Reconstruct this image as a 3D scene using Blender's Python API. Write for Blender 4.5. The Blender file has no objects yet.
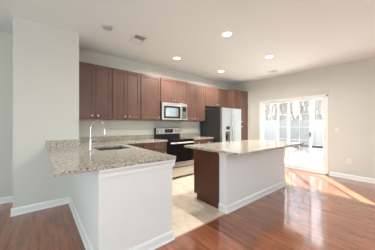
import bpy, bmesh, math, random
from mathutils import Vector, Matrix
random.seed(4)
sc = bpy.context.scene
COL = sc.collection
PI = math.pi

# ------------------------------------------------------------------ camera
# world: x runs along the cabinet wall towards the patio-door wall, y towards the cabinet wall, z up
YAW, PIT, ROLL, FPX, EYE = math.radians(50.747), math.radians(-0.111), math.radians(0.151), 181.648, 1.26
_F = Vector((math.cos(YAW), math.sin(YAW), 0)); _R = Vector((math.sin(YAW), -math.cos(YAW), 0)); _U = Vector((0, 0, 1))
F = _F*math.cos(PIT) + _U*math.sin(PIT); U2 = -_F*math.sin(PIT) + _U*math.cos(PIT)
R = _R*math.cos(ROLL) + U2*math.sin(ROLL); U = -_R*math.sin(ROLL) + U2*math.cos(ROLL)
cam_d = bpy.data.cameras.new('camera'); cam = bpy.data.objects.new('camera', cam_d); COL.objects.link(cam)
cam_d.sensor_fit = 'HORIZONTAL'; cam_d.sensor_width = 36; cam_d.lens = FPX/375*36
cam_d.clip_start = 0.05; cam_d.clip_end = 300
m = Matrix((R, U, -F)).transposed().to_4x4(); m.translation = Vector((0, 0, EYE)); cam.matrix_world = m
sc.camera = cam

# ------------------------------------------------------------------ light and exposure
sc.view_settings.view_transform = 'Standard'; sc.view_settings.look = 'None'
sc.view_settings.gamma = 1; sc.view_settings.use_curve_mapping = False
sc.view_settings.exposure = 0.12
SKY_STRENGTH = 0.48
SUN_STRENGTH = 34
FILL_REAR = 10
FILL_SIDE = 60
CAN_WATT = 26
FILL_WATT = 34
w = bpy.data.worlds.new('sky'); sc.world = w; w.use_nodes = True
nt = w.node_tree; bgn = nt.nodes['Background']
sky = nt.nodes.new('ShaderNodeTexSky'); sky.sky_type = 'NISHITA'; sky.sun_disc = False
sky.sun_elevation = math.radians(44); sky.sun_rotation = math.radians(54); sky.air_density = 0.8; sky.dust_density = 2
hs = nt.nodes.new('ShaderNodeHueSaturation'); hs.inputs['Saturation'].default_value = .6
nt.links.new(sky.outputs[0], hs.inputs['Color']); nt.links.new(hs.outputs[0], bgn.inputs[0]); bgn.inputs[1].default_value = SKY_STRENGTH

def lamp(name, kind, loc, aim, energy, color=(1, 1, 1), **kw):
    l = bpy.data.lights.new(name, kind); l.energy = energy; l.color = color
    for k, v in kw.items(): setattr(l, k, v)
    o = bpy.data.objects.new(name, l); COL.objects.link(o); o.location = loc
    o.rotation_euler = Vector(aim).to_track_quat('-Z', 'Y').to_euler()
    return o
EL = math.radians(44.5); AZ = Vector((-0.81, -0.585, 0)).normalized()
lamp('sun', 'SUN', (14, 10, 9), (AZ.x*math.cos(EL), AZ.y*math.cos(EL), -math.sin(EL)), SUN_STRENGTH, (.97, 1, .97), angle=math.radians(0.6))
# added area lamps stand in for daylight at unseen rear and side windows
X0, X1, Y0, Y1, H = -3.2, 5.624, -4.6, 4.09, 2.74
ADDED_REAR_WINDOWS = [(-1.9, -0.1), (1.2, 3.0)]
ADDED_SIDE_WINDOWS = [(-3.2, -1.6), (-0.2, 1.4)]
for a, b in ADDED_REAR_WINDOWS:
    lamp('window_daylight', 'AREA', ((a+b)/2, Y0+.02, 1.5), (0, 1, .3), FILL_REAR, (.86, .97, 1), shape='RECTANGLE', size=b-a, size_y=1.5)
for a, b in ADDED_SIDE_WINDOWS:
    lamp('window_daylight', 'AREA', (X0+.02, (a+b)/2, 1.5), (1, 0, .3), FILL_SIDE, (.79, .96, 1), shape='RECTANGLE', size=b-a, size_y=1.5)

for px_, py_ in ((-0.9, -1.3), (1.3, -1.4)):       # unseen fill lamps added behind the camera to lift ceiling and walls
    lamp('globe_lamp', 'POINT', (px_, py_, 1.95), (0, 0, -1), FILL_WATT, (.93, .985, 1), shadow_soft_size=.18)

# ------------------------------------------------------------------ materials
def mat(name, col=(.8, .8, .8), rough=.5, metal=0, spec=None, coat=0, emit=0):
    m = bpy.data.materials.new(name); m.use_nodes = True; b = m.node_tree.nodes['Principled BSDF']
    b.inputs['Base Color'].default_value = (*col, 1); b.inputs['Roughness'].default_value = rough
    b.inputs['Metallic'].default_value = metal
    if spec is not None: b.inputs['Specular IOR Level'].default_value = spec
    if coat: b.inputs['Coat Weight'].default_value = coat; b.inputs['Coat Roughness'].default_value = .08
    if emit: b.inputs['Emission Color'].default_value = (*col, 1); b.inputs['Emission Strength'].default_value = emit
    return m
def nd(m, t, **kw):
    n = m.node_tree.nodes.new(t)
    for k, v in kw.items():
        if k in n.inputs: n.inputs[k].default_value = v
        else: setattr(n, k, v)
    return n
def ln(m, a, b): m.node_tree.links.new(a, b)
def ramp(m, src, stops):
    r = nd(m, 'ShaderNodeValToRGB'); e = r.color_ramp.elements
    while len(e) < len(stops): e.new(.5)
    for k, (p, c) in enumerate(stops): e[k].position = p; e[k].color = (*c, 1)
    ln(m, src, r.inputs[0]); return r
def coords(m, scale=(1, 1, 1), rot=(0, 0, 0)):
    g = nd(m, 'ShaderNodeNewGeometry'); mp = nd(m, 'ShaderNodeMapping')
    mp.inputs['Scale'].default_value = scale; mp.inputs['Rotation'].default_value = rot
    ln(m, g.outputs['Position'], mp.inputs[0]); return mp.outputs[0]
def bsdf(m): return m.node_tree.nodes['Principled BSDF']
def add_bump(m, h, strength, dist=.002):
    b = nd(m, 'ShaderNodeBump', Strength=strength, Distance=dist); ln(m, h, b.inputs['Height']); ln(m, b.outputs[0], bsdf(m).inputs['Normal'])
def mix(m, fac, a, b, mode='MIX'):
    x = nd(m, 'ShaderNodeMix', data_type='RGBA', blend_type=mode)
    for s, v in ((0, fac), (6, a), (7, b)):
        if hasattr(v, 'links'): ln(m, v, x.inputs[s])
        else: x.inputs[s].default_value = v if s == 0 else (*v, 1)
    return x.outputs[2]

def painted(name, col, rough=.6, strength=.15):
    m = mat(name, col, rough); n = nd(m, 'ShaderNodeTexNoise', Scale=90, Detail=3); ln(m, coords(m), n.inputs['Vector'])
    add_bump(m, n.outputs[0], strength, .001); return m
M = {}
M['wall'] = painted('wall_paint', (.665, .65, .60))
M['ceiling'] = painted('ceiling_paint', (.89, .935, .94), .8)
M['trim'] = painted('white_trim_paint', (.86, .86, .85), .35, .05)
M['panel_paint'] = painted('white_panel_paint', (.82, .815, .80), .5, .08)
M['plate'] = mat('plastic_plate', (.82, .80, .76), .35)
M['plastic'] = mat('white_plastic', (.80, .80, .78), .4)
M['cover'] = mat('aged_plastic', (.55, .53, .50), .5)
M['vent_dark'] = mat('vent_cavity', (.5, .5, .49), .8)

def wood_mat(name, dark, light, rough=.36, horizontal=False):
    m = mat(name, light, rough, spec=.5)
    v = coords(m, (60, 60, 3.0) if not horizontal else (3, 60, 60))
    n = nd(m, 'ShaderNodeTexNoise', Scale=1.0, Detail=5, Roughness=.6); ln(m, v, n.inputs['Vector'])
    n2 = nd(m, 'ShaderNodeTexNoise', Scale=2.3, Detail=2); ln(m, coords(m), n2.inputs['Vector'])
    r1 = ramp(m, n.outputs[0], [(.3, dark), (.7, light)])
    r2 = ramp(m, n2.outputs[0], [(.3, (.75, .75, .75)), (.7, (1.1, 1.1, 1.1))])
    ln(m, mix(m, 1.0, r1.outputs[0], r2.outputs[0], 'MULTIPLY'), bsdf(m).inputs['Base Color']); return m
M['cherry'] = wood_mat('cherry_cabinet_wood', (.118, .060, .045), (.178, .090, .067))
M['cherry_side'] = wood_mat('cherry_end_panel', (.105, .036, .024), (.135, .048, .032), .45)
M['cab_inside'] = mat('cabinet_underside', (.50, .42, .33), .6)

# hardwood: boards run along y
m = mat('hardwood_floor', (.3, .1, .05), .2, coat=.7); M['hardwood'] = m
br = nd(m, 'ShaderNodeTexBrick', offset=.37, offset_frequency=3, Scale=1.0); 
br.inputs['Mortar Size'].default_value = .0012; br.inputs['Brick Width'].default_value = .9; br.inputs['Row Height'].default_value = .083
br.inputs['Color1'].default_value = (0, 0, 0, 1); br.inputs['Color2'].default_value = (1, 1, 1, 1); br.inputs['Mortar'].default_value = (.3, .3, .3, 1)
ln(m, coords(m, rot=(0, 0, PI/2)), br.inputs['Vector'])
g1 = nd(m, 'ShaderNodeTexNoise', Scale=1, Detail=6, Roughness=.65, Distortion=.4); ln(m, coords(m, (26, 2.2, 1)), g1.inputs['Vector'])
g2 = nd(m, 'ShaderNodeTexNoise', Scale=1, Detail=3, Roughness=.5); ln(m, coords(m, (7, 1.6, 1)), g2.inputs['Vector'])
c0 = ramp(m, g1.outputs[0], [(.25, (.20, .070, .037)), (.5, (.31, .115, .061)), (.75, (.42, .17, .093))])
c1 = ramp(m, br.outputs['Color'], [(0, (.88, .87, .86)), (1, (1.07, 1.07, 1.07))])
c2 = ramp(m, g2.outputs[0], [(.3, (.80, .78, .76)), (.7, (1.14, 1.12, 1.1))])
c = mix(m, 1, c0.outputs[0], c1.outputs[0], 'MULTIPLY'); c = mix(m, 1, c, c2.outputs[0], 'MULTIPLY')
fm = mix(m, br.outputs['Fac'], c, (.13, .055, .034)); ln(m, fm, bsdf(m).inputs['Base Color'])
rr = ramp(m, g1.outputs[0], [(.2, (.13, .13, .13)), (.8, (.19, .19, .19))]); ln(m, rr.outputs[0], bsdf(m).inputs['Roughness'])
add_bump(m, g2.outputs[0], .08, .004)

# vinyl tile of the kitchen
m = mat('beige_floor_tile', (.6, .48, .36), .3); M['tile'] = m
br = nd(m, 'ShaderNodeTexBrick', offset=0, Scale=1.0); br.inputs['Mortar Size'].default_value = .003; br.inputs['Brick Width'].default_value = .33; br.inputs['Row Height'].default_value = .33
br.inputs['Color1'].default_value = (.0, .0, .0, 1); br.inputs['Color2'].default_value = (1, 1, 1, 1)
ln(m, coords(m), br.inputs['Vector'])
n = nd(m, 'ShaderNodeTexNoise', Scale=5.5, Detail=6, Roughness=.6, Distortion=.8); ln(m, coords(m), n.inputs['Vector'])
c0 = ramp(m, n.outputs[0], [(.3, (.72, .57, .44)), (.5, (.85, .72, .58)), (.72, (.92, .81, .69))])
c1 = ramp(m, br.outputs['Color'], [(0, (.96, .955, .95)), (1, (1.03, 1.03, 1.03))])
c = mix(m, 1, c0.outputs[0], c1.outputs[0], 'MULTIPLY'); ln(m, mix(m, br.outputs['Fac'], c, (.66, .54, .42)), bsdf(m).inputs['Base Color'])

# granite
m = mat('speckled_granite', (.5, .43, .35), .09, spec=.38); M['granite'] = m
v = coords(m)
n = nd(m, 'ShaderNodeTexNoise', Scale=48, Detail=4, Roughness=.7); ln(m, v, n.inputs['Vector'])
n2 = nd(m, 'ShaderNodeTexNoise', Scale=95, Detail=2, Roughness=.5); ln(m, v, n2.inputs['Vector'])
vo = nd(m, 'ShaderNodeTexVoronoi', Scale=95); ln(m, v, vo.inputs['Vector'])
c0 = ramp(m, n.outputs[0], [(.30, (.24, .20, .165)), (.43, (.42, .37, .31)), (.52, (.50, .455, .39)), (.62, (.60, .57, .51)), (.7, (.44, .41, .37))])
bw = nd(m, 'ShaderNodeRGBToBW'); ln(m, vo.outputs['Color'], bw.inputs[0])
c1 = ramp(m, bw.outputs[0], [(.19, (.32, .27, .23)), (.30, (.9, .88, .86)), (.7, (1.0, 1.0, 1.0)), (.80, (1.4, 1.4, 1.4))])
c = mix(m, .9, c0.outputs[0], c1.outputs[0], 'MULTIPLY'); ln(m, c, bsdf(m).inputs['Base Color'])

def brushed(name, col, rough, sc3):
    m = mat(name, col, rough, metal=1); n = nd(m, 'ShaderNodeTexNoise', Scale=1, Detail=2); ln(m, coords(m, sc3), n.inputs['Vector'])
    r = ramp(m, n.outputs[0], [(.3, (rough*.8,)*3), (.7, (rough*1.25,)*3)]); ln(m, r.outputs[0], bsdf(m).inputs['Roughness']); return m
M['steel'] = brushed('brushed_stainless', (.72, .70, .67), .3, (3, 3, 400))
M['steel_v'] = brushed('brushed_stainless_upright', (.62, .635, .62), .34, (400, 400, 3))
M['sink_steel'] = brushed('satin_sink_steel', (.20, .20, .20), .4, (3, 3, 3))  # shade inside the bowls is darkened into this steel colour
M['chrome'] = mat('chrome', (.62, .63, .65), .14, 1)
M['nickel'] = mat('brushed_nickel', (.75, .73, .70), .28, 1)
M['black_glass'] = mat('black_glass', (.010, .010, .010), .06, spec=.3)
M['black'] = mat('black_enamel', (.015, .015, .015), .25, spec=.35)
M['charcoal'] = mat('charcoal_painted_steel', (.034, .036, .032), .5, spec=.25)
M['grey_plastic'] = mat('grey_plastic', (.10, .10, .10), .4)
M['mw_glass'] = mat('oven_window_glass', (.42, .45, .46), .08, .75)
M['burner'] = mat('burner_ring_print', (.10, .10, .10), .2)
M['display'] = mat('display_glass', (.03, .045, .05), .1)
M['button'] = mat('button_print', (.40, .40, .40), .5)
M['lens'] = mat('light_lens', (1, .93, .80), .5, emit=9)
M['vinyl'] = mat('white_vinyl_frame', (.86, .86, .85), .3)

m = bpy.data.materials.new('clear_glass'); m.use_nodes = True; t = m.node_tree; t.nodes.remove(t.nodes['Principled BSDF']); M['glass'] = m
tr = nd(m, 'ShaderNodeBsdfTransparent'); tr.inputs[0].default_value = (.96, .97, .97, 1)
gl = nd(m, 'ShaderNodeBsdfGlossy'); gl.inputs['Roughness'].default_value = .02
fr = nd(m, 'ShaderNodeFresnel', IOR=1.45); gg = nd(m, 'ShaderNodeNewGeometry'); mr = nd(m, 'ShaderNodeMapRange')
mr.inputs['To Min'].default_value = 1.45; mr.inputs['To Max'].default_value = 1/1.45; ln(m, gg.outputs['Backfacing'], mr.inputs['Value']); ln(m, mr.outputs[0], fr.inputs['IOR']); ms = nd(m, 'ShaderNodeMixShader')
ln(m, fr.outputs[0], ms.inputs[0]); ln(m, tr.outputs[0], ms.inputs[1]); ln(m, gl.outputs[0], ms.inputs[2]); ln(m, ms.outputs[0], t.nodes['Material Output'].inputs[0])
m = bpy.data.materials.new('insect_screen'); m.use_nodes = True; t = m.node_tree; t.nodes.remove(t.nodes['Principled BSDF']); M['screen'] = m
tr = nd(m, 'ShaderNodeBsdfTransparent'); df = nd(m, 'ShaderNodeBsdfDiffuse'); df.inputs[0].default_value = (.30, .30, .31, 1); ms = nd(m, 'ShaderNodeMixShader'); ms.inputs[0].default_value = .26
ln(m, tr.outputs[0], ms.inputs[1]); ln(m, df.outputs[0], ms.inputs[2]); ln(m, ms.outputs[0], t.nodes['Material Output'].inputs[0])

def mottled(name, a, b, scale, rough=.9):
    m = mat(name, a, rough); n = nd(m, 'ShaderNodeTexNoise', Scale=scale, Detail=6, Roughness=.7); ln(m, coords(m), n.inputs['Vector'])
    r = ramp(m, n.outputs[0], [(.35, a), (.65, b)]); ln(m, r.outputs[0], bsdf(m).inputs['Base Color']); return m
M['concrete'] = mottled('pale_concrete', (.55, .54, .51), (.66, .65, .62), 3)
M['leaf_litter'] = mottled('winter_leaf_litter', (.055, .05, .045), (.15, .14, .125), 2.0)
M['bark'] = mottled('grey_bark', (.40, .38, .35), (.60, .57, .53), 8)
M['fence'] = mat('white_fence_vinyl', (.86, .85, .80), .5)
M['siding'] = mat('exterior_siding', (.6, .58, .54), .7)

# ------------------------------------------------------------------ helpers
def box(bm, x0, y0, z0, x1, y1, z1):
    v = [bm.verts.new(p) for p in ((x0, y0, z0), (x1, y0, z0), (x1, y1, z0), (x0, y1, z0), (x0, y0, z1), (x1, y0, z1), (x1, y1, z1), (x0, y1, z1))]
    return [bm.faces.new([v[i] for i in f]) for f in ((0, 3, 2, 1), (4, 5, 6, 7), (0, 1, 5, 4), (1, 2, 6, 5), (2, 3, 7, 6), (3, 0, 4, 7))]
def BM(*boxes):
    bm = bmesh.new()
    for b in boxes: box(bm, *b)
    return bm
def lathe(bm, prof, c=(0, 0, 0), axis='z', n=24):
    """prof: (radius, height) pairs; axis z up, or -y / x outwards"""
    rings = []
    for r, h in prof:
        ring = []
        for k in range(n):
            a = 2*PI*k/n; p = (r*math.cos(a), r*math.sin(a), h)
            if axis == '-y': p = (p[0], -p[2], p[1])
            if axis == 'y': p = (-p[0], p[2], p[1])
            if axis == 'x': p = (p[2], p[0], p[1])
            if axis == '-x': p = (-p[2], -p[0], p[1])
            ring.append(bm.verts.new(Vector(c)+Vector(p)))
        rings.append(ring)
    for a, b in zip(rings, rings[1:]):
        for k in range(n): bm.faces.new((a[k], a[(k+1) % n], b[(k+1) % n], b[k]))
    bm.faces.new(list(reversed(rings[0]))); bm.faces.new(rings[-1])
def tube(bm, pts, rad, n=12):
    pts = [Vector(p) for p in pts]; rad = rad if isinstance(rad, (list, tuple)) else [rad]*len(pts)
    up = None; rings = []
    for i, p in enumerate(pts):
        t = (pts[min(i+1, len(pts)-1)] - pts[max(i-1, 0)]).normalized()
        if up is None:
            up = Vector((0, 0, 1)) if abs(t.z) < .9 else Vector((1, 0, 0))
        s = t.cross(up).normalized(); up = s.cross(t).normalized()
        rings.append([bm.verts.new(p + (s*math.cos(2*PI*k/n) + up*math.sin(2*PI*k/n))*rad[i]) for k in range(n)])
    for a, b in zip(rings, rings[1:]):
        for k in range(n): bm.faces.new((a[k], a[(k+1) % n], b[(k+1) % n], b[k]))
    bm.faces.new(list(reversed(rings[0]))); bm.faces.new(rings[-1])
WL = {}
def obj(name, bm, material, parent=None, bevel=0, smooth=False, label=None):
    """geometry is given in world metres; it is re-based on the parent's place"""
    off = WL.get(parent.name, Vector()) if parent else Vector()
    if off.length: bmesh.ops.translate(bm, verts=bm.verts, vec=-off)
    bmesh.ops.recalc_face_normals(bm, faces=bm.faces)
    me = bpy.data.meshes.new(name); bm.to_mesh(me); bm.free()
    for mm in (material if isinstance(material, list) else [material]): me.materials.append(mm)
    o = bpy.data.objects.new(name, me); COL.objects.link(o); o.parent = parent; WL[o.name] = off.copy()
    if smooth:
        for p in me.polygons: p.use_smooth = True
        o.modifiers.new('e', 'EDGE_SPLIT').split_angle = math.radians(38)
    if bevel:
        b = o.modifiers.new('bevel', 'BEVEL'); b.width = bevel; b.segments = 2; b.limit_method = 'ANGLE'; b.angle_limit = math.radians(40)
    if label: o['label'] = label
    return o
def tag(o, label, cat, group=None, kind=None):
    o['label'] = label; o['category'] = cat
    if group: o['group'] = group
    if kind: o['kind'] = kind
    return o
def thing(name, loc, label, cat, group=None):
    o = bpy.data.objects.new(name, None); COL.objects.link(o); o.location = loc; WL[o.name] = Vector(loc); o.empty_display_size = .1
    return tag(o, label, cat, group)
def struct(name, bm, material, parent=None, bevel=0, label=None):
    o = obj(name, bm, material, parent, bevel)
    if parent is None: o['kind'] = 'structure'
    if label: o['label'] = label
    return o

# ------------------------------------------------------------------ the room
T = .15
struct('floor', BM((X0-T, Y0-T, -.12, X1+.10, Y1+T, 0)), M['hardwood'], label='reddish brown hardwood floor of narrow boards')
bm = bmesh.new(); box(bm, .5, 1.648, 0, 3.985, Y1, .004); box(bm, 3.985, 2.6, 0, X1-.001, Y1, .004)
struct('floor_kitchen', bm, M['tile'], label='beige mottled tile floor of the kitchen')
struct('ceiling', BM((X0-T, Y0-T, H, X1+T, Y1+T, H+.15)), M['ceiling'], label='off-white flat ceiling')
struct('wall_back', BM((X0-T, Y1, 0, X1+T, Y1+T, H)), M['wall'])
PX0, PX1, PY = -.28, .511, 3.46
struct('wall_pier', BM((PX0, PY, 0, PX1, Y1+.001, H)), M['wall'], label='greige pier projecting from the back wall beside the peninsula')
DY0, DY1, DZ = 1.30, 3.136, 2.035
struct('wall_right', BM((X1, Y0-T, 0, X1+T, -2.3, H), (X1, -.5, 0, X1+T, DY0, H), (X1, -2.3, 0, X1+T, -.5, .72), (X1, -2.3, 2.25, X1+T, -.5, H), (X1, DY1, 0, X1+T, Y1+T, H), (X1, DY0, DZ, X1+T, DY1, H)), M['wall'])
def wall_with_holes(name, axis, pos, thick, a0, a1, holes, z0, z1):
    bm = bmesh.new(); cuts = [a0] + [c for h in holes for c in h] + [a1]
    for k in range(0, len(cuts), 2):
        s = (cuts[k], cuts[k+1]); 
        box(bm, *( (s[0], pos, 0, s[1], pos+thick, H) if axis == 'x' else (pos, s[0], 0, pos+thick, s[1], H)))
    for h in holes:
        for za, zb in ((0, z0), (z1, H)):
            box(bm, *( (h[0], pos, za, h[1], pos+thick, zb) if axis == 'x' else (pos, h[0], za, pos+thick, h[1], zb)))
    struct(name, bm, M['wall'])
wall_with_holes('wall_rear', 'x', Y0-T, T, X0-T, X1+T, ADDED_REAR_WINDOWS, .72, 2.25)
wall_with_holes('wall_left', 'y', X0-T, T, Y0, Y1, ADDED_SIDE_WINDOWS, .72, 2.25)
k = 1
for a, b in ADDED_REAR_WINDOWS:  # unseen rear windows, added to light the room
    bm = BM((a, Y0-.1, .72, a+.05, Y0-.04, 2.25), (b-.05, Y0-.1, .72, b, Y0-.04, 2.25), (a, Y0-.1, .72, b, Y0-.04, .77), (a, Y0-.1, 2.2, b, Y0-.04, 2.25), (a, Y0-.1, 1.46, b, Y0-.04, 1.51), ((a+b)/2-.02, Y0-.1, .72, (a+b)/2+.02, Y0-.04, 2.25))
    wo = struct('window_%d' % k, bm, M['vinyl']); struct('glass_pane', BM((a+.05, Y0-.075, .77, b-.05, Y0-.069, 2.2)), M['glass'], wo); k += 1
for a, b in ADDED_SIDE_WINDOWS:  # left-wall windows out of view, also added for light
    bm = BM((X0-.1, a, .72, X0-.04, a+.05, 2.25), (X0-.1, b-.05, .72, X0-.04, b, 2.25), (X0-.1, a, .72, X0-.04, b, .77), (X0-.1, a, 2.2, X0-.04, b, 2.25), (X0-.1, a, 1.46, X0-.04, b, 1.51), (X0-.1, (a+b)/2-.02, .72, X0-.04, (a+b)/2+.02, 2.25))
    wo = struct('window_%d' % k, bm, M['vinyl']); struct('glass_pane', BM((X0-.075, a+.05, .77, X0-.069, b-.05, 2.2)), M['glass'], wo); k += 1

a, b = -2.3, -.5; q = X1+.04  # unseen right-wall window, added for light and the microwave's reflection
bm = BM((q, a, .72, q+.06, a+.05, 2.25), (q, b-.05, .72, q+.06, b, 2.25), (q, a, .72, q+.06, b, .77), (q, a, 2.2, q+.06, b, 2.25), (q, a, 1.46, q+.06, b, 1.51), (q, (a+b)/2-.04, .72, q+.06, (a+b)/2+.04, 2.25))
wo = struct('window_%d' % k, bm, M['vinyl']); struct('glass_pane', BM((q+.03, a+.05, .77, q+.036, b-.05, 2.2)), M['glass'], wo)

def base_run(bm, p0, p1, nrm, h=.1, t=.014):
    """skirting board profile swept from p0 to p1; nrm points into the room"""
    p0, p1, nrm = Vector((*p0, 0)), Vector((*p1, 0)), Vector((*nrm, 0))
    prof = [(0, 0), (t+.010, 0), (t+.008, .014), (t, .018), (t, h-.022), (t-.005, h-.008), (.004, h), (0, h)]
    A = [bm.verts.new(p0 + nrm*a + Vector((0, 0, z))) for a, z in prof]; B = [bm.verts.new(p1 + nrm*a + Vector((0, 0, z))) for a, z in prof]
    n = len(prof)
    for i in range(n): bm.faces.new((A[i], A[(i+1) % n], B[(i+1) % n], B[i]))
    bm.faces.new(A); bm.faces.new(list(reversed(B)))
bm = bmesh.new(); base_run(bm, (PX0-.02, PY), (.384, PY), (0, -1)); base_run(bm, (PX0, PY-.02), (PX0, Y1), (-1, 0)); struct('baseboard_pier', bm, M['trim'])
bm = bmesh.new(); base_run(bm, (X0, Y1), (PX0-.024, Y1), (0, -1)); struct('baseboard_back', bm, M['trim'])
bm = bmesh.new(); base_run(bm, (X1, Y0), (X1, DY0-.04), (-1, 0)); base_run(bm, (X1, DY1+.04), (X1, Y1-.001), (-1, 0)); struct('baseboard_right', bm, M['trim'])
bm = bmesh.new(); base_run(bm, (X0, Y0), (X1-.03, Y0), (0, 1)); struct('baseboard_rear', bm, M['trim'])
bm = bmesh.new(); base_run(bm, (X0, Y0+.03), (X0, Y1-.03), (1, 0)); struct('baseboard_left', bm, M['trim'])
struct('trim_1', BM((1.16, 1.632, 0, 2.04, 1.65, .0055)), mat('floor_seam_strip', (.52, .36, .24), .4), label='thin strip where kitchen tile meets hardwood')

# peninsula half wall
KX0, KX1, KY, TOPZ = .388, 1.135, 1.65, .878
hw = struct('wall_peninsula', BM((KX0, KY, 0, KX0+.12, PY-.001, TOPZ), (KX0+.12, KY, 0, KX1, KY+.11, TOPZ)), M['panel_paint'], label='white half wall carrying the sink peninsula')
bm = bmesh.new(); base_run(bm, (KX0, KY-.02), (KX0, PY-.015), (-1, 0)); base_run(bm, (KX0-.02, KY), (KX1+.02, KY), (0, -1)); base_run(bm, (KX1, KY-.02), (KX1, KY+.11), (1, 0))
struct('baseboard', bm, M['trim'], hw)
def cap_run(bm, p0, p1, nrm, top):
    p0, p1, nrm = Vector((*p0, 0)), Vector((*p1, 0)), Vector((*nrm, 0))
    prof = [(0, top), (.026, top), (.026, top-.014), (.018, top-.026), (.010, top-.044), (.010, top-.072), (0, top-.076)]
    A = [bm.verts.new(p0 + nrm*a + Vector((0, 0, z))) for a, z in prof]; B = [bm.verts.new(p1 + nrm*a + Vector((0, 0, z))) for a, z in prof]
    n = len(prof)
    for i in range(n): bm.faces.new((A[i], A[(i+1) % n], B[(i+1) % n], B[i]))
    bm.faces.new(A); bm.faces.new(list(reversed(B)))
bm = bmesh.new(); cap_run(bm, (KX0-.003, KY), (KX1+.024, KY), (0, -1), TOPZ); cap_run(bm, (KX1, KY-.02), (KX1, KY+.11), (1, 0), TOPZ)
struct('cap_moulding', bm, M['trim'], hw)

# ------------------------------------------------------------------ patio door
door = struct('door_1', BM((X1-.012, DY0, 0, X1+.12, DY0+.045, DZ), (X1-.012, DY1-.045, 0, X1+.12, DY1, DZ), (X1-.012, DY0, DZ-.05, X1+.12, DY1, DZ), (X1-.012, DY0, 0, X1+.13, DY1, .035)), M['vinyl'], bevel=.003, label='white sliding glass patio door with grid bars')
def sash(name, y0, y1, x, z0=.04, z1=1.98, grid=True, stile=.062, t=.035):
    bm = BM((x, y0, z0, x+t, y0+stile, z1), (x, y1-stile, z0, x+t, y1, z1), (x, y0+stile, z0, x+t, y1-stile, z0+.085), (x, y0+stile, z1-stile, x+t, y1-stile, z1))
    o = struct(name, bm, M['vinyl'], door, .003)
    a, b, c, d = y0+stile, y1-stile, z0+.085, z1-stile
    bm = BM((x+t/2-.003, a, c, x+t/2+.003, b, d)); g = obj('glass_pane', bm, M['glass'], o)
    if grid:
        bm = bmesh.new()
        for k in (1, 2): yy = a+(b-a)*k/3; box(bm, x+t/2-.010, yy-.0045, c, x+t/2-.0035, yy+.0045, d)
        for k in range(1, 5): zz = c+(d-c)*k/5; box(bm, x+t/2-.0102, a, zz-.0045, x+t/2-.0037, b, zz+.0045)
        obj('glazing_bars', bm, M['vinyl'], o)
    return o
sash('fixed_panel', 2.225, DY1-.05, X1+.055)
sl = sash('sliding_panel', DY0+.05, 2.28, X1+.012)
bm = bmesh.new(); hy = DY0+.082
tube(bm, [(X1+.012, hy, .93), (X1-.028, hy, .95), (X1-.032, hy, 1.03), (X1-.028, hy, 1.11), (X1+.012, hy, 1.13)], .010); box(bm, X1+.004, hy-.018, .9, X1+.013, hy+.018, 1.16)
obj('pull_handle', bm, M['vinyl'], sl, .001)
# sliding insect screen, half drawn, on the outer track
sx, s0, s1 = X1+.100, 1.685, 2.60
bm = BM((sx, s0, .04, sx+.018, s0+.05, 1.98), (sx, s1-.05, .04, sx+.018, s1, 1.98), (sx, s0+.05, .04, sx+.018, s1-.05, .10), (sx, s0+.05, 1.93, sx+.018, s1-.05, 1.98))
scr = struct('screen_panel', bm, M['vinyl'], door, .002); obj('screen_mesh', BM((sx+.008, s0+.05, .10, sx+.010, s1-.05, 1.93)), M['screen'], scr)
obj('screen_latch', BM((sx-.016, s0+.002, .94, sx-.001, s0+.048, 1.06)), M['black'], scr, .003, label='black latch')
# thin curtain rod above the door
rod = thing('curtain_rod', (X1, 2.27, 2.12), 'thin white curtain rod above the patio door', 'curtain rod')
bm = bmesh.new(); tube(bm, [(X1-.055, 1.20, 2.125), (X1-.055, 3.34, 2.125)], .0055); obj('rod', bm, M['wall'], rod, smooth=True)
for yy in (1.24, 2.27, 3.30):
    bm = bmesh.new(); box(bm, X1-.006, yy-.012, 2.09, X1-.0005, yy+.012, 2.16); tube(bm, [(X1-.006, yy, 2.125), (X1-.047, yy, 2.125)], .005, 8); obj('bracket', bm, M['nickel'], rod)
for yy, s in ((1.2, -1), (3.34, 1)):
    bm = bmesh.new(); lathe(bm, [(.008, 0), (.014, .006), (.016, .018), (.009, .028)], (0, 0, 0), 'z', 14)
    bmesh.ops.rotate(bm, verts=bm.verts, matrix=Matrix.Rotation(-s*PI/2, 3, 'X')); bmesh.ops.translate(bm, verts=bm.verts, vec=(X1-.055, yy, 2.125)); obj('finial', bm, M['nickel'], rod, smooth=True)

# ------------------------------------------------------------------ cabinets
def door_bm(x0, x1, z0, z1, y, t=.019, rail=.055):
    """recessed-panel door, front at y-t facing -y"""
    bm = bmesh.new(); fs = box(bm, x0, y-t, z0, x1, y, z1); f = fs[2]; bm.normal_update()
    if min(x1-x0, z1-z0) > 2*rail+.05:
        bmesh.ops.inset_region(bm, faces=[f], thickness=rail, use_even_offset=True)
        bmesh.ops.inset_region(bm, faces=[f], thickness=.010, depth=-.010, use_even_offset=True)
        bmesh.ops.inset_region(bm, faces=[f], thickness=.004, depth=.002, use_even_offset=True)
    elif min(x1-x0, z1-z0) > .1:
        bmesh.ops.inset_region(bm, faces=[f], thickness=.022, use_even_offset=True)
        bmesh.ops.inset_region(bm, faces=[f], thickness=.005, depth=-.004, use_even_offset=True)
    return bm
def turn(bm, quarter, c):
    if quarter: bmesh.ops.rotate(bm, cent=c, verts=bm.verts, matrix=Matrix.Rotation(quarter*PI/2, 3, 'Z'))
def knob(parent, x, y, z, q=0, c=(0, 0, 0)):
    bm = bmesh.new(); lathe(bm, [(.006, 0), (.006, .012), (.014, .016), (.016, .022), (.012, .028), (.004, .029)], (x, y, z), '-y', 14)
    turn(bm, q, c); obj('knob', bm, M['nickel'], parent, smooth=True)
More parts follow.
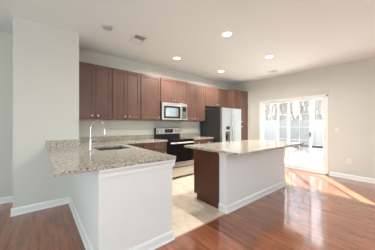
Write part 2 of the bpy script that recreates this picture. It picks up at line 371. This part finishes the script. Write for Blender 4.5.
def cabinet(name, x0, x1, y0, y1, z0, z1, label, doors, drawers=(), group=None, q=0, toe=0, c=None, under=False):
    """carcass y0(front)..y1; doors: (xa,xb,za,zb,knob_x,knob_z); q turns it about c"""
    c = Vector(c or (0, 0, 0))
    ctr = Vector(((x0+x1)/2, (y0+y1)/2, z0)); rt = Matrix.Rotation(q*PI/2, 3, 'Z') @ (ctr-c) + c if q else ctr
    t = thing(name, rt, label, 'cabinet', group)
    bm = bmesh.new()
    if toe: box(bm, x0, y0, z0+toe, x1, y1, z1); box(bm, x0, y0+.07, z0, x1, y1, z0+toe)
    else: box(bm, x0, y0, z0, x1, y1, z1)
    turn(bm, q, c); obj('body', bm, M['cherry'], t)
    if under:
        obj('underside', BM((x0+.018, y0+.01, z0-.002, x1-.018, y1-.002, z0)), M['cab_inside'], t)
    for xa, xb, za, zb, kx, kz in doors:
        bm = door_bm(xa+.003, xb-.003, za, zb, y0-.001); turn(bm, q, c); d = obj('door', bm, M['cherry'], t, .0015)
        if kx: knob(d, kx, y0-.020, kz, q, c)
    for xa, xb, za, zb in drawers:
        bm = door_bm(xa+.003, xb-.003, za, zb, y0-.001); turn(bm, q, c); d = obj('drawer', bm, M['cherry'], t, .0015)
        knob(d, (xa+xb)/2, y0-.020, (za+zb)/2, q, c)
    return t
UF, UZ0, UZ1, WG = 3.772, 1.357, 2.395, Y1-.001     # carcass front of the wall cabinets
GU = 'cherry wall cabinets'
def upper(x0, x1, splits, knobs, label, z0=UZ0, kz=None):
    xs = [x0+.004] + splits + [x1-.004]; ds = []
    for i in range(len(xs)-1):
        ds.append((xs[i], xs[i+1], z0+.012, UZ1-.012, knobs[i], z0+.07))
    return cabinet('wall_cabinet', x0, x1-.0015, UF, WG, z0, UZ1, label, ds, group=GU, under=True)
upper(.5125, 1.129, [.818], [.765, .868], 'double door cherry wall cabinet against the pier, first of the upper row')
upper(1.129, 1.734, [1.430], [1.385, 1.478], 'double door cherry wall cabinet, second from the pier over the corner counter')
upper(1.734, 2.238, [], [2.195], 'wide single door cherry wall cabinet just before the microwave')
upper(2.238, 3.012, [2.620], [2.585, 2.657], 'short two door cherry cabinet directly above the microwave', 1.80)
upper(3.012, 3.735, [3.392], [3.352, 3.435], 'tall double door cherry wall cabinet between microwave and refrigerator')
upper(3.735, 4.690, [4.262], [4.22, 4.305], 'short two door cherry cabinet above the refrigerator', 1.80)
# pantry
PF, PZ = 3.478, 2.385
cabinet('pantry_cabinet', 4.692, 5.47, PF, WG, .0042, PZ, 'full height cherry pantry cabinet standing right of the refrigerator',
        [(4.698, 5.080, 1.29, PZ-.012, 5.045, 1.36), (5.080, 5.464, 1.29, PZ-.012, 5.118, 1.36), (4.698, 5.080, .12, 1.275, 5.045, 1.20), (5.080, 5.464, .12, 1.275, 5.118, 1.20)], toe=.1)
struct('trim_2', BM((5.471, PF-.01, .0042, X1-.0005, PF+.012, PZ)), M['wall'])
# base run along the back wall
BF, BZ, FT = 3.475, .878, .0042
def base(x0, x1, label, two=False, q=0, c=None, drawer=True):
    xs = [x0+.004, (x0+x1)/2, x1-.004] if two else [x0+.004, x1-.004]
    zt = .705 if drawer else .87
    ds = [(xs[i], xs[i+1], .115, zt-.01, (xs[i+1]-.04 if i == 0 else xs[i]+.04), zt-.07) for i in range(len(xs)-1)]
    dr = [(xs[i], xs[i+1], zt, .870) for i in range(len(xs)-1)] if drawer else []
    return cabinet('base_cabinet', x0, x1, BF, WG if q == 0 else BF+.59, FT, BZ, label, ds, dr, 'cherry base cabinets', q, .1, c)
base(1.172, 1.655, 'narrow cherry base cabinet with drawer in the counter corner')
base(1.657, 2.232, 'cherry base cabinet with top drawer, left side against the range')
base(3.008, 3.745, 'cherry base cabinet with two drawers between range and refrigerator', True)
# peninsula run, doors facing the island: built facing -y, turned a quarter turn to face +x
PB = 1.105                                       # plane of the carcass fronts
def pen_base(y0, y1, label, two, drawer=True):
    c = Vector((PB, y0, 0)); L = y1-y0
    # local: x from PB..PB+L along the run, front at y = y0 ; after +90deg turn x->y, front faces +x
    xs = [PB+.004, PB+L/2, PB+L-.004] if two else [PB+.004, PB+L-.004]
    t = thing('base_cabinet', (PB-.29, (y0+y1)/2, FT), label, 'cabinet', 'cherry base cabinets')
    bm = BM((PB, y0, FT+.1, PB+L, y0+.585, BZ if not two else .68), (PB, y0+.07, FT, PB+L, y0+.585, FT+.1)); turn(bm, 1, c); obj('body', bm, M['cherry'], t)
    for i in range(len(xs)-1):
        bm = door_bm(xs[i]+.002, xs[i+1]-.002, .115, .695, y0-.001); turn(bm, 1, c); d = obj('door', bm, M['cherry'], t, .0015); knob(d, xs[i+1]-.04 if i == 0 else xs[i]+.04, y0-.02, .63, 1, c)
        bm = door_bm(xs[i]+.002, xs[i+1]-.002, .705, .870, y0-.001); turn(bm, 1, c); d = obj('drawer', bm, M['cherry'], t, .0015)
        knob(d, (xs[i]+xs[i+1])/2, y0-.02, .79, 1, c)
pen_base(1.764, 2.268, 'single door cherry base cabinet at the open end of the peninsula', False)
pen_base(2.270, 3.19, 'double door cherry sink base under the peninsula sink', True)

# ------------------------------------------------------------------ counters
def slab(name, xs, ys, solid, z1, t, parent=None):
    bm = bmesh.new(); V = {}
    def vv(i, j):
        if (i, j) not in V: V[i, j] = bm.verts.new((xs[i], ys[j], z1))
        return V[i, j]
    fs = []
    for i in range(len(xs)-1):
        for j in range(len(ys)-1):
            if solid((xs[i]+xs[i+1])/2, (ys[j]+ys[j+1])/2): fs.append(bm.faces.new((vv(i, j), vv(i+1, j), vv(i+1, j+1), vv(i, j+1))))
    r = bmesh.ops.extrude_face_region(bm, geom=fs)
    bmesh.ops.translate(bm, verts=[g for g in r['geom'] if isinstance(g, bmesh.types.BMVert)], vec=(0, 0, -t))
    return obj(name, bm, M['granite'], parent, .004)
CT, CB = .914, .879
SX0, SX1, SY0, SY1 = .625, 1.06, 2.58, 3.12
ct = thing('countertop', (.63, 2.5, CB), 'L-shaped speckled granite countertop of the sink peninsula and corner', 'countertop')
def solid(x, y):
    if SX0 < x < SX1 and SY0 < y < SY1: return False
    if y > PY-.0: return x > PX1+.001
    if y > 3.435: return True
    return x < 1.17
slab('slab', [.086, PX1+.002, SX0, SX1, 1.17, 2.234], [1.625, SY0, SY1, 3.435, PY-.002, Y1-.002], solid, CT, CT-CB, ct)
obj('backsplash', BM((.075, PY-.021, CT, PX1+.02, PY-.001, CT+.1)), M['granite'], ct, .002, label='short granite upstand on the pier')
obj('backsplash', BM((PX1+.002, Y1-.021, CT, 2.234, Y1-.001, CT+.1)), M['granite'], ct, .002)
ct2 = thing('countertop', (3.37, 3.77, CB), 'short granite countertop between the range and refrigerator', 'countertop')
slab('slab', [3.006, 3.755], [3.435, Y1-.002], lambda x, y: True, CT, CT-CB, ct2)
obj('backsplash', BM((3.006, Y1-.021, CT, 3.755, Y1-.001, CT+.1)), M['granite'], ct2, .002)

# sink, two bowls under the slab
sk = thing('sink', ((SX0+SX1)/2, (SY0+SY1)/2, .70), 'double bowl stainless sink set under the granite', 'sink')
def bowl(y0, y1):
    bm = bmesh.new(); fs = box(bm, SX0-.005, y0, .72, SX1+.005, y1, .8785)
    bmesh.ops.delete(bm, geom=[fs[1]], context='FACES_ONLY'); o = obj('bowl', bm, M['sink_steel'], sk)
    s = o.modifiers.new('s', 'SOLIDIFY'); s.thickness = .002; s.offset = -1
    bm = bmesh.new(); lathe(bm, [(.04, 0), (.04, .004), (.03, .004), (.028, .001)], ((SX0+SX1)/2, (y0+y1)/2, .7225), 'z', 20); obj('drain', bm, M['chrome'], o, smooth=True)
mid = 2.83
bowl(SY0-.005, mid-.012); bowl(mid+.012, SY1+.005)
obj('divider', BM((SX0-.004, mid-.0115, .80, SX1+.004, mid+.0115, .877)), M['chrome'], sk, .004)
# faucet
fx, fy = .535, 2.70
fc = thing('faucet', (fx, fy, CT), 'tall chrome gooseneck faucet on the peninsula beside the sink', 'faucet')
bm = bmesh.new(); lathe(bm, [(.027, 0), (.027, .006), (.018, .012), (.0145, .05), (.0145, .13), (.010, .15)], (fx, fy, CT+.0005), 'z', 24); obj('base', bm, M['chrome'], fc, smooth=True)
bm = bmesh.new(); dv = Vector((.96, .28, 0)); rr_ = .098; zc = CT+.295
pts = [Vector((fx, fy, CT+.14)), Vector((fx, fy, zc))]
for k in range(1, 15):
    a = PI - k*(PI*1.0)/15; pts.append(Vector((fx, fy, zc)) + dv*(rr_ + rr_*math.cos(a)) + Vector((0, 0, rr_*math.sin(a))))
end = pts[-1]; pts.append(end + dv*.004 + Vector((0, 0, -.035)))
tube(bm, pts, .0085, 12); obj('spout', bm, M['chrome'], fc, smooth=True)
bm = bmesh.new(); e = pts[-1]; tube(bm, [e+Vector((0, 0, .005)), e+dv*.004+Vector((0, 0, -.045)), e+dv*.007+Vector((0, 0, -.075))], [.009, .012, .0145], 14); obj('spray_head', bm, M['chrome'], fc, smooth=True)
bm = bmesh.new(); tube(bm, [(fx+.012, fy-.004, CT+.085), (fx+.045, fy-.012, CT+.092), (fx+.10, fy-.025, CT+.12)], [.009, .007, .005], 10); obj('lever', bm, M['chrome'], fc, smooth=True)

# ------------------------------------------------------------------ island
IX0, IX1, IY0, IY1 = 2.07, 3.98, 1.650, 2.35
isl = thing('kitchen_island', ((IX0+IX1)/2, 2.0, 0), 'kitchen island with white front wall and dark cherry end panel', 'kitchen island')
obj('front_wall', BM((IX0, IY0, 0.0, IX1, IY0+.135, .879)), M['panel_paint'], isl, .002, label='white painted front wall')
bm = bmesh.new(); base_run(bm, (IX0-.02, IY0), (IX1+.02, IY0), (0, -1)); base_run(bm, (IX0, IY0-.02), (IX0, IY0+.135), (-1, 0)); base_run(bm, (IX1, IY0-.02), (IX1, IY0+.135), (1, 0)); obj('baseboard', bm, M['trim'], isl)
bm = bmesh.new(); cap_run(bm, (IX0, IY0-.026), (IX0, IY0+.135), (-1, 0), .879); cap_run(bm, (IX0-.024, IY0), (IX0+.06, IY0), (0, -1), .879); obj('cap_moulding', bm, M['trim'], isl)
def side_bm(x0, x1):
    bm = bmesh.new(); pr = [(IY0+.136, .0045), (IY1-.072, .0045), (IY1-.072, .095), (IY1, .095), (IY1, .879), (IY0+.136, .879)]
    A = [bm.verts.new((x0, y, z)) for y, z in pr]; B = [bm.verts.new((x1, y, z)) for y, z in pr]; n = len(pr)
    for i in range(n): bm.faces.new((A[i], A[(i+1) % n], B[(i+1) % n], B[i]))
    bm.faces.new(A); bm.faces.new(list(reversed(B))); return bm
obj('end_panel', side_bm(IX0, IX0+.018), M['cherry_side'], isl, .001, label='dark cherry end panel'); obj('end_panel', side_bm(IX1-.018, IX1), M['cherry_side'], isl, .001)
obj('body', side_bm(IX0+.019, IX1-.019), M['cherry'], isl)
xs = [IX0+.02+(IX1-IX0-.04)*k/4 for k in range(5)]; cI = Vector(((IX0+IX1)/2, IY1, 0))
for i in range(4):
    a, b = 2*cI.x-xs[i+1], 2*cI.x-xs[i]
    bm = door_bm(a+.002, b-.002, .115, .695, IY1-.001); turn(bm, 2, cI); d = obj('door', bm, M['cherry'], isl, .0015); knob(d, b-.04 if i % 2 else a+.04, IY1-.02, .63, 2, cI)
    bm = door_bm(a+.002, b-.002, .705, .868, IY1-.001); turn(bm, 2, cI); d = obj('drawer', bm, M['cherry'], isl, .0015); knob(d, (a+b)/2, IY1-.02, .787, 2, cI)
it = slab('island_countertop', [1.875, 3.985], [1.30, 2.385], lambda x, y: True, CT+.001, .034)
bv = it.modifiers['bevel']
tag(it, 'long speckled granite bar top overhanging the kitchen island', 'countertop')

# ------------------------------------------------------------------ microwave
mw = thing('microwave', (2.62, 3.88, 1.37), 'stainless over-range microwave hung beneath the short cabinet', 'microwave')
mx0, mx1, mz0, mz1, mf = 2.242, 3.006, 1.372, 1.796, 3.69
obj('body', BM((mx0, mf+.022, mz0, mx1, Y1-.002, mz1)), M['charcoal'], mw, .003)
obj('vent_grille', BM((mx0, mf+.004, mz1-.045, mx1, mf+.021, mz1)), M['steel'], mw, .002)
dr = obj('door', BM((mx0, mf, mz0+.004, mx0+.575, mf+.021, mz1-.047)), M['steel'], mw, .004)
obj('window_surround', BM((mx0+.055, mf-.003, mz0+.045, mx0+.535, mf-.0002, mz1-.085)), M['black_glass'], dr, .004)
obj('window', BM((mx0+.095, mf-.0045, mz0+.085, mx0+.475, mf-.0032, mz1-.125)), M['mw_glass'], dr)
bm = bmesh.new(); hx = mx0+.552; tube(bm, [(hx, mf, mz0+.06), (hx, mf-.034, mz0+.075), (hx, mf-.036, mz0+.2), (hx, mf-.034, mz1-.115), (hx, mf, mz1-.10)], .009, 10); obj('handle', bm, M['steel_v'], dr, smooth=True)
cp = obj('control_panel', BM((mx0+.577, mf, mz0+.004, mx1, mf+.021, mz1-.047)), M['steel'], mw, .003)
obj('keypad', BM((mx0+.60, mf-.002, mz0+.04, mx1-.03, mf-.0002, mz1-.08)), M['black_glass'], cp)
obj('display', BM((mx0+.615, mf-.003, mz1-.14, mx1-.045, mf-.0021, mz1-.10)), M['display'], cp)
bm = bmesh.new()
for i in range(3):
    for j in range(5): box(bm, mx0+.618+i*.036, mf-.003, mz0+.06+j*.036, mx0+.640+i*.036, mf-.0021, mz0+.078+j*.036)
obj('buttons', bm, M['button'], cp)

# ------------------------------------------------------------------ range
rg = thing('range', (2.62, 3.75, 0), 'stainless and black electric range below the microwave', 'range')
gx0, gx1, gf = 2.240, 3.000, 3.44
obj('body', BM((gx0, gf, .03, gx1, Y1-.03, .895)), M['black'], rg, .003)
obj('cooktop', BM((gx0-.002, gf-.03, .896, gx1+.002, Y1-.09, .918)), M['black_glass'], rg, .004)
for (bx, by, r_) in ((2.43, 3.58, .105), (2.81, 3.58, .08), (2.43, 3.84, .08), (2.81, 3.84, .105)):
    bm = bmesh.new(); n = 32
    for ra, rb in ((r_, r_-.006), (r_*.55, r_*.55-.004)):
        A = [bm.verts.new((bx+ra*math.cos(2*PI*k/n), by+ra*math.sin(2*PI*k/n), .9185)) for k in range(n)]
        B = [bm.verts.new((bx+rb*math.cos(2*PI*k/n), by+rb*math.sin(2*PI*k/n), .9185)) for k in range(n)]
        for k in range(n): bm.faces.new((A[k], A[(k+1) % n], B[(k+1) % n], B[k]))
    obj('burner', bm, M['burner'], rg)
bgd = obj('backguard', BM((gx0, Y1-.088, .90, gx1, Y1-.022, 1.012)), M['black'], rg, .004, label='black lower back panel')
bm = bmesh.new(); box(bm, gx0-.002, Y1-.10, 1.013, gx1+.002, Y1-.022, 1.178)
cpn = obj('control_panel', bm, M['black'], rg, .006); obj('face', BM((gx0+.012, Y1-.104, 1.022, gx1-.012, Y1-.1005, 1.168)), M['steel'], cpn, .001); yf = Y1-.1045
obj('display', BM((2.50, yf-.004, 1.05, 2.76, yf, 1.145)), M['black_glass'], cpn, .002)
obj('clock', BM((2.545, yf-.006, 1.08, 2.70, yf-.0042, 1.125)), M['display'], cpn)
for kx in (2.315, 2.41, 2.85, 2.94):
    obj('knob_ring', (lambda b_: (lathe(b_, [(.032, -.0005), (.032, .002)], (kx, yf, 1.095), '-y', 20), b_)[1])(bmesh.new()), M['black'], cpn)
    bm = bmesh.new(); lathe(bm, [(.024, .0022), (.024, .006), (.021, .010), (.019, .028), (.015, .031)], (kx, yf, 1.095), '-y', 18); box(bm, kx-.004, yf-.036, 1.077, kx+.004, yf-.025, 1.113); obj('knob', bm, M['steel'], cpn, .0005)
od = obj('oven_door', BM((gx0+.003, gf-.028, .385, gx1-.003, gf-.001, .885)), M['black_glass'], rg, .005)
obj('oven_window', BM((gx0+.12, gf-.030, .46, gx1-.12, gf-.0282, .72)), M['black_glass'], od)
obj('door_trim', BM((gx0+.003, gf-.029, .275, gx1-.003, gf-.001, .384)), M['steel'], rg, .004, label='stainless lower strip of the oven door')
bm = bmesh.new(); tube(bm, [(gx0+.04, gf-.075, .835), (gx1-.04, gf-.075, .835)], .0175, 14)
for hx in (gx0+.07, gx1-.07): tube(bm, [(hx, gf-.075, .835), (hx, gf-.026, .835)], .011, 10)
obj('handle', bm, M['steel'], od, smooth=True)
obj('drawer', BM((gx0+.003, gf-.029, .05, gx1-.003, gf-.001, .258)), M['steel'], rg, .005)
for (lx, ly) in ((gx0+.05, gf+.05), (gx1-.05, gf+.05), (gx0+.05, 4.0), (gx1-.05, 4.0)):
    bm = bmesh.new(); lathe(bm, [(.018, 0), (.018, .03)], (lx, ly, .0045), 'z', 12); obj('foot', bm, M['black'], rg)

# ------------------------------------------------------------------ refrigerator
fg = thing('refrigerator', (4.22, 3.6, 0), 'stainless french door refrigerator with dark sides and ice dispenser', 'refrigerator')
fx0, fx1, fF, fZ = 3.785, 4.655, 3.17, 1.725
obj('body', BM((fx0, fF+.075, .02, fx1, 4.02, fZ-.015)), M['charcoal'], fg, .006, label='dark charcoal casing')
midx = 4.225
def fdoor(nm, a, b, z0, z1, cut=None):
    bm = bmesh.new()
    if cut is None: box(bm, a, fF, z0, b, fF+.07, z1)
    else:
        ca, cb, cz0, cz1 = cut; y1 = fF+.07
        xs_ = [a, ca, cb, b]; zs_ = [z0, cz0, cz1, z1]
        P = {}
        def p(x, y, z):
            k_ = (round(x, 4), round(y, 4), round(z, 4))
            if k_ not in P: P[k_] = bm.verts.new((x, y, z))
            return P[k_]
        for i in range(3):
            for j in range(3):
                yy = fF if (i, j) != (1, 1) else fF+.05
                bm.faces.new((p(xs_[i], yy, zs_[j]), p(xs_[i+1], yy, zs_[j]), p(xs_[i+1], yy, zs_[j+1]), p(xs_[i], yy, zs_[j+1])))
        for (u0, w0), (u1, w1) in (((ca, cz0), (cb, cz0)), ((cb, cz0), (cb, cz1)), ((cb, cz1), (ca, cz1)), ((ca, cz1), (ca, cz0))):
            bm.faces.new((p(u0, fF, w0), p(u1, fF, w1), p(u1, fF+.05, w1), p(u0, fF+.05, w0)))
        edge = [(x, z0) for x in xs_] + [(b, z) for z in zs_[1:]] + [(x, z1) for x in reversed(xs_[:-1])] + [(a, z) for z in reversed(zs_[1:-1])]
        for k_ in range(len(edge)):
            (u0, w0), (u1, w1) = edge[k_], edge[(k_+1) % len(edge)]
            bm.faces.new((p(u0, fF, w0), p(u1, fF, w1), p(u1, y1, w1), p(u0, y1, w0)))
        bm.faces.new([p(x, y1, z) for x, z in edge])
    return obj(nm, bm, M['steel_v'], fg, .006)
dl = fdoor('door', fx0+.002, midx-.003, .70, fZ, (3.93, 4.115, .80, 1.075))
drr = fdoor('door', midx+.003, fx1-.002, .70, fZ)
dwr = fdoor('freezer_drawer', fx0+.002, fx1-.002, .09, .69)
obj('dispenser_panel', BM((3.92, fF-.006, 1.085, 4.125, fF-.0002, 1.245)), M['steel'], dl, .003)
obj('dispenser_display', BM((3.945, fF-.008, 1.125, 4.10, fF-.0062, 1.215)), M['display'], dl)
obj('dispenser_recess', BM((3.932, fF+.046, .802, 4.113, fF+.0495, 1.073)), M['grey_plastic'], dl); obj('dispenser_paddle', BM((3.99, fF+.02, .86, 4.055, fF+.045, 1.0)), M['black'], dl, .004)
for d_, hx in ((dl, midx-.045), (drr, midx+.045)):
    bm = bmesh.new(); tube(bm, [(hx, fF, .80), (hx, fF-.05, .83), (hx, fF-.055, 1.2), (hx, fF-.05, 1.60), (hx, fF, 1.63)], .0125, 12); obj('handle', bm, M['steel'], d_, smooth=True)
bm = bmesh.new(); tube(bm, [(fx0+.08, fF, .62), (fx0+.10, fF-.05, .62), (fx1-.10, fF-.05, .62), (fx1-.08, fF, .62)], .0125, 12); obj('handle', bm, M['steel'], dwr, smooth=True)
for hx in (fx0+.06, fx1-.06): obj('hinge_cover', BM((hx-.04, fF+.02, fZ+.0002, hx+.04, fF+.12, fZ+.018)), M['charcoal'], fg, .004)
for (lx, ly) in ((fx0+.07, fF+.13), (fx1-.07, fF+.13), (fx0+.07, 3.9), (fx1-.07, 3.9)):
    bm = bmesh.new(); lathe(bm, [(.022, 0), (.022, .016)], (lx, ly, .0045), 'z', 12); obj('foot', bm, M['black'], fg)
obj('base_grille', BM((fx0+.01, fF+.03, .022, fx1-.01, fF+.074, .085)), M['black'], fg)

# ------------------------------------------------------------------ ceiling and wall fittings
CANS = [((2.37, 1.89), 'recessed ceiling light over the near end of the island, largest looking of the four'),
        ((2.37, 3.28), 'round recessed ceiling light in front of the range and microwave'),
        ((3.87, 1.93), 'round recessed ceiling light above the far end of the island'),
        ((3.89, 3.30), 'round recessed ceiling light just in front of the refrigerator')]
for (cx, cy), lab in CANS:
    t = thing('recessed_light', (cx, cy, H), lab, 'ceiling light', 'recessed ceiling lights')
    bm = bmesh.new(); n = 32; pr = [(.072, -.0005), (.095, -.0005), (.093, -.007), (.074, -.010), (.072, -.006)]
    rings = [[bm.verts.new((cx+r*math.cos(2*PI*k/n), cy+r*math.sin(2*PI*k/n), H+z)) for k in range(n)] for r, z in pr]
    for i in range(len(pr)):
        a, b = rings[i], rings[(i+1) % len(pr)]
        for k in range(n): bm.faces.new((a[k], a[(k+1) % n], b[(k+1) % n], b[k]))
    obj('trim_ring', bm, M['plastic'], t, smooth=True)
    bm = bmesh.new(); lathe(bm, [(.071, -.005), (.071, -.001)], (cx, cy, H), 'z', 32); obj('lens', bm, M['lens'], t)
    lamp('recessed_lamp', 'AREA', (cx, cy, H-.03), (0, 0, -1), CAN_WATT, (1, .96, .87), shape='DISK', size=.14, spread=math.radians(166))
sd = thing('smoke_detector', (.795, 2.885, H), 'round white smoke detector on the ceiling near the pier', 'smoke detector')
bm = bmesh.new(); lathe(bm, [(.055, -.040), (.068, -.036), (.078, -.016), (.080, -.012)], (.795, 2.885, H), 'z', 32); obj('cover', bm, M['cover'], sd, smooth=True)
bm = bmesh.new(); lathe(bm, [(.076, -.0115), (.076, -.0005)], (.795, 2.885, H), 'z', 32); obj('base', bm, M['plate'], sd)
bm = bmesh.new(); lathe(bm, [(.012, -.043), (.014, -.0402)], (.795, 2.885, H), 'z', 16); obj('test_button', bm, M['plastic'], sd)
def vent(cx, cy, wx, wy, label, name='ceiling_vent'):
    t = thing(name, (cx, cy, H), label, 'air vent', 'ceiling air registers')
    z0, z1 = H-.012, H-.0005; a, b, c_, d_ = cx-wx/2, cx+wx/2, cy-wy/2, cy+wy/2; f = .022
    obj('frame', BM((a, c_, z0, b, c_+f, z1), (a, d_-f, z0, b, d_, z1), (a, c_+f, z0, a+f, d_-f, z1), (b-f, c_+f, z0, b, d_-f, z1)), M['plastic'], t, .002)
    obj('duct', BM((a+f, c_+f, H-.0018, b-f, d_-f, H-.0006)), M['vent_dark'], t)
    bm = bmesh.new(); n = 12; p = (wy-2*f)/n
    for k in range(n):
        y = c_+f+(k+.5)*p; s = -1 if k < n/2 else 1; h = .010; q = p*.62
        vs = [bm.verts.new((xx, y+dy, zz)) for xx in (a+f, b-f) for dy, zz in ((-s*q/2, H-.002), (-s*q/2+.0015, H-.002), (s*q/2+.0015, H-.011), (s*q/2, H-.011))]
        for fc_ in ((0, 1, 2, 3), (7, 6, 5, 4), (0, 4, 5, 1), (1, 5, 6, 2), (2, 6, 7, 3), (3, 7, 4, 0)): bm.faces.new([vs[i_] for i_ in fc_])
    obj('louvres', bm, M['plastic'], t)
vent(1.325, 2.985, .22, .34, 'white rectangular ceiling register between smoke detector and wall cabinets')
vent(4.99, 2.40, .13, .24, 'small ceiling register near the patio door')
def plate(name, y, z, label, cat, kind):
    t = thing(name, (X1, y, z), label, cat)
    obj('cover_plate', BM((X1-.006, y-.036, z-.058, X1-.0005, y+.036, z+.058)), M['plate'], t, .002)
    if kind == 'switch': obj('rocker', BM((X1-.010, y-.015, z-.032, X1-.0062, y+.015, z+.032)), M['plastic'], t, .001)
    else:
        for dz in (-.022, .022):
            o = obj('socket', BM((X1-.009, y-.016, z+dz-.014, X1-.0062, y+.016, z+dz+.014)), M['plastic'], t, .002)
            obj('slots', BM((X1-.0096, y-.008, z+dz-.006, X1-.0091, y-.005, z+dz+.006), (X1-.0096, y+.005, z+dz-.006, X1-.0091, y+.008, z+dz+.006)), M['black'], o)
plate('wall_outlet', .90, .41, 'pale wall outlet low on the wall right of the patio door', 'outlet', 'outlet')
plate('light_switch', 1.12, 1.14, 'pale light switch on the wall right of the patio door', 'light switch', 'switch')

# ------------------------------------------------------------------ outdoors
struct('ground', BM((X1+.16, -25, -.4, 60, 45, -.16)), M['leaf_litter'], label='leaf covered yard beyond the patio')
struct('patio', BM((X1+.16, -4.5, -.3, 8.15, 6.5, -.13)), M['concrete'], label='pale concrete patio slab outside the glass door')
FXX = 14.65
fn = thing('garden_fence', (FXX, 5, -.16), 'white board fence across the yard behind the patio', 'fence')
y = -3.0; i = 0; posts = 0
while y < 15:
    obj('post', BM((FXX-.06, y-.06, -.16, FXX+.06, y+.06, 1.68)), M['fence'], fn, .006)
    bm = bmesh.new(); n = 14
    if y < 14.9-2:
        for k in range(n):
            w_ = (2.4-.12)/n; a = y+.06+k*w_; box(bm, FXX-.015, a+.004, -.08, FXX+.015, a+w_-.004, 1.58)
        box(bm, FXX-.03, y+.06, 1.58, FXX+.03, y+2.34, 1.62); box(bm, FXX-.03, y+.06, -.12, FXX+.03, y+2.34, -.07)
        obj('board_panel', bm, M['fence'], fn)
    y += 2.4
TREES = []
_r = random.Random(11)
for row, (tx0, n_) in enumerate(((17.6, 5), (21, 8), (25, 8), (31, 8))):
    for k in range(n_):        # rows fan out the way the door opening shows them
        s_ = tx0/5.7; ya, yb = 1.1*s_, 3.35*s_
        TREES.append((tx0+_r.uniform(-.9, .9)*(-1)**k*.6, ya+(yb-ya)*(k+.5)/n_+_r.uniform(-.08, .08)*s_/3, _r.uniform(.09, .17)*(1+row*.35)))
LAB = ['bare grey winter tree standing beyond the white fence, seen through the glass door']
def branch(bm, p, d, r, L, depth, rng):
    pts = [p]; rads = [r]; q = p.copy(); dd = d.copy(); n = 4
    for k in range(n):
        dd = (dd + Vector((rng.uniform(-.12, .12), rng.uniform(-.12, .12), .04))).normalized(); q = q + dd*L/n; pts.append(q.copy()); rads.append(r*(1-.62*(k+1)/n))
    tube(bm, pts, rads, 6 if depth else 8)
    if depth >= 3: return
    kids = 16 if depth == 0 else 4
    for k in range(kids):
        f_ = rng.uniform(.12, .95) if depth == 0 else rng.uniform(.35, 1); i_ = min(int(f_*n), n-1); s = pts[i_].lerp(pts[i_+1], f_*n-i_)
        a = rng.uniform(0, 2*PI); side = Vector((math.cos(a), math.sin(a), rng.uniform(.8, 1.8))).normalized()
        branch(bm, s, (dd*.35+side).normalized(), rads[i_]*.45, L*(.17 if depth == 0 else .55), depth+1, rng)
for i, (tx, ty, tr_) in enumerate(TREES):
    rng = random.Random(i*7+1); t = thing('bare_tree', (tx, ty, -.16), LAB[0], 'tree', 'bare trees beyond the fence')
    bm = bmesh.new(); branch(bm, Vector((tx, ty, -.2)), Vector((rng.uniform(-.06, .06), rng.uniform(-.06, .06), 1)).normalized(), tr_, rng.uniform(5.5, 7.5)*(1+max(0, tx-20)*.03), 0, rng)
    obj('trunk', bm, M['bark'], t, smooth=False)
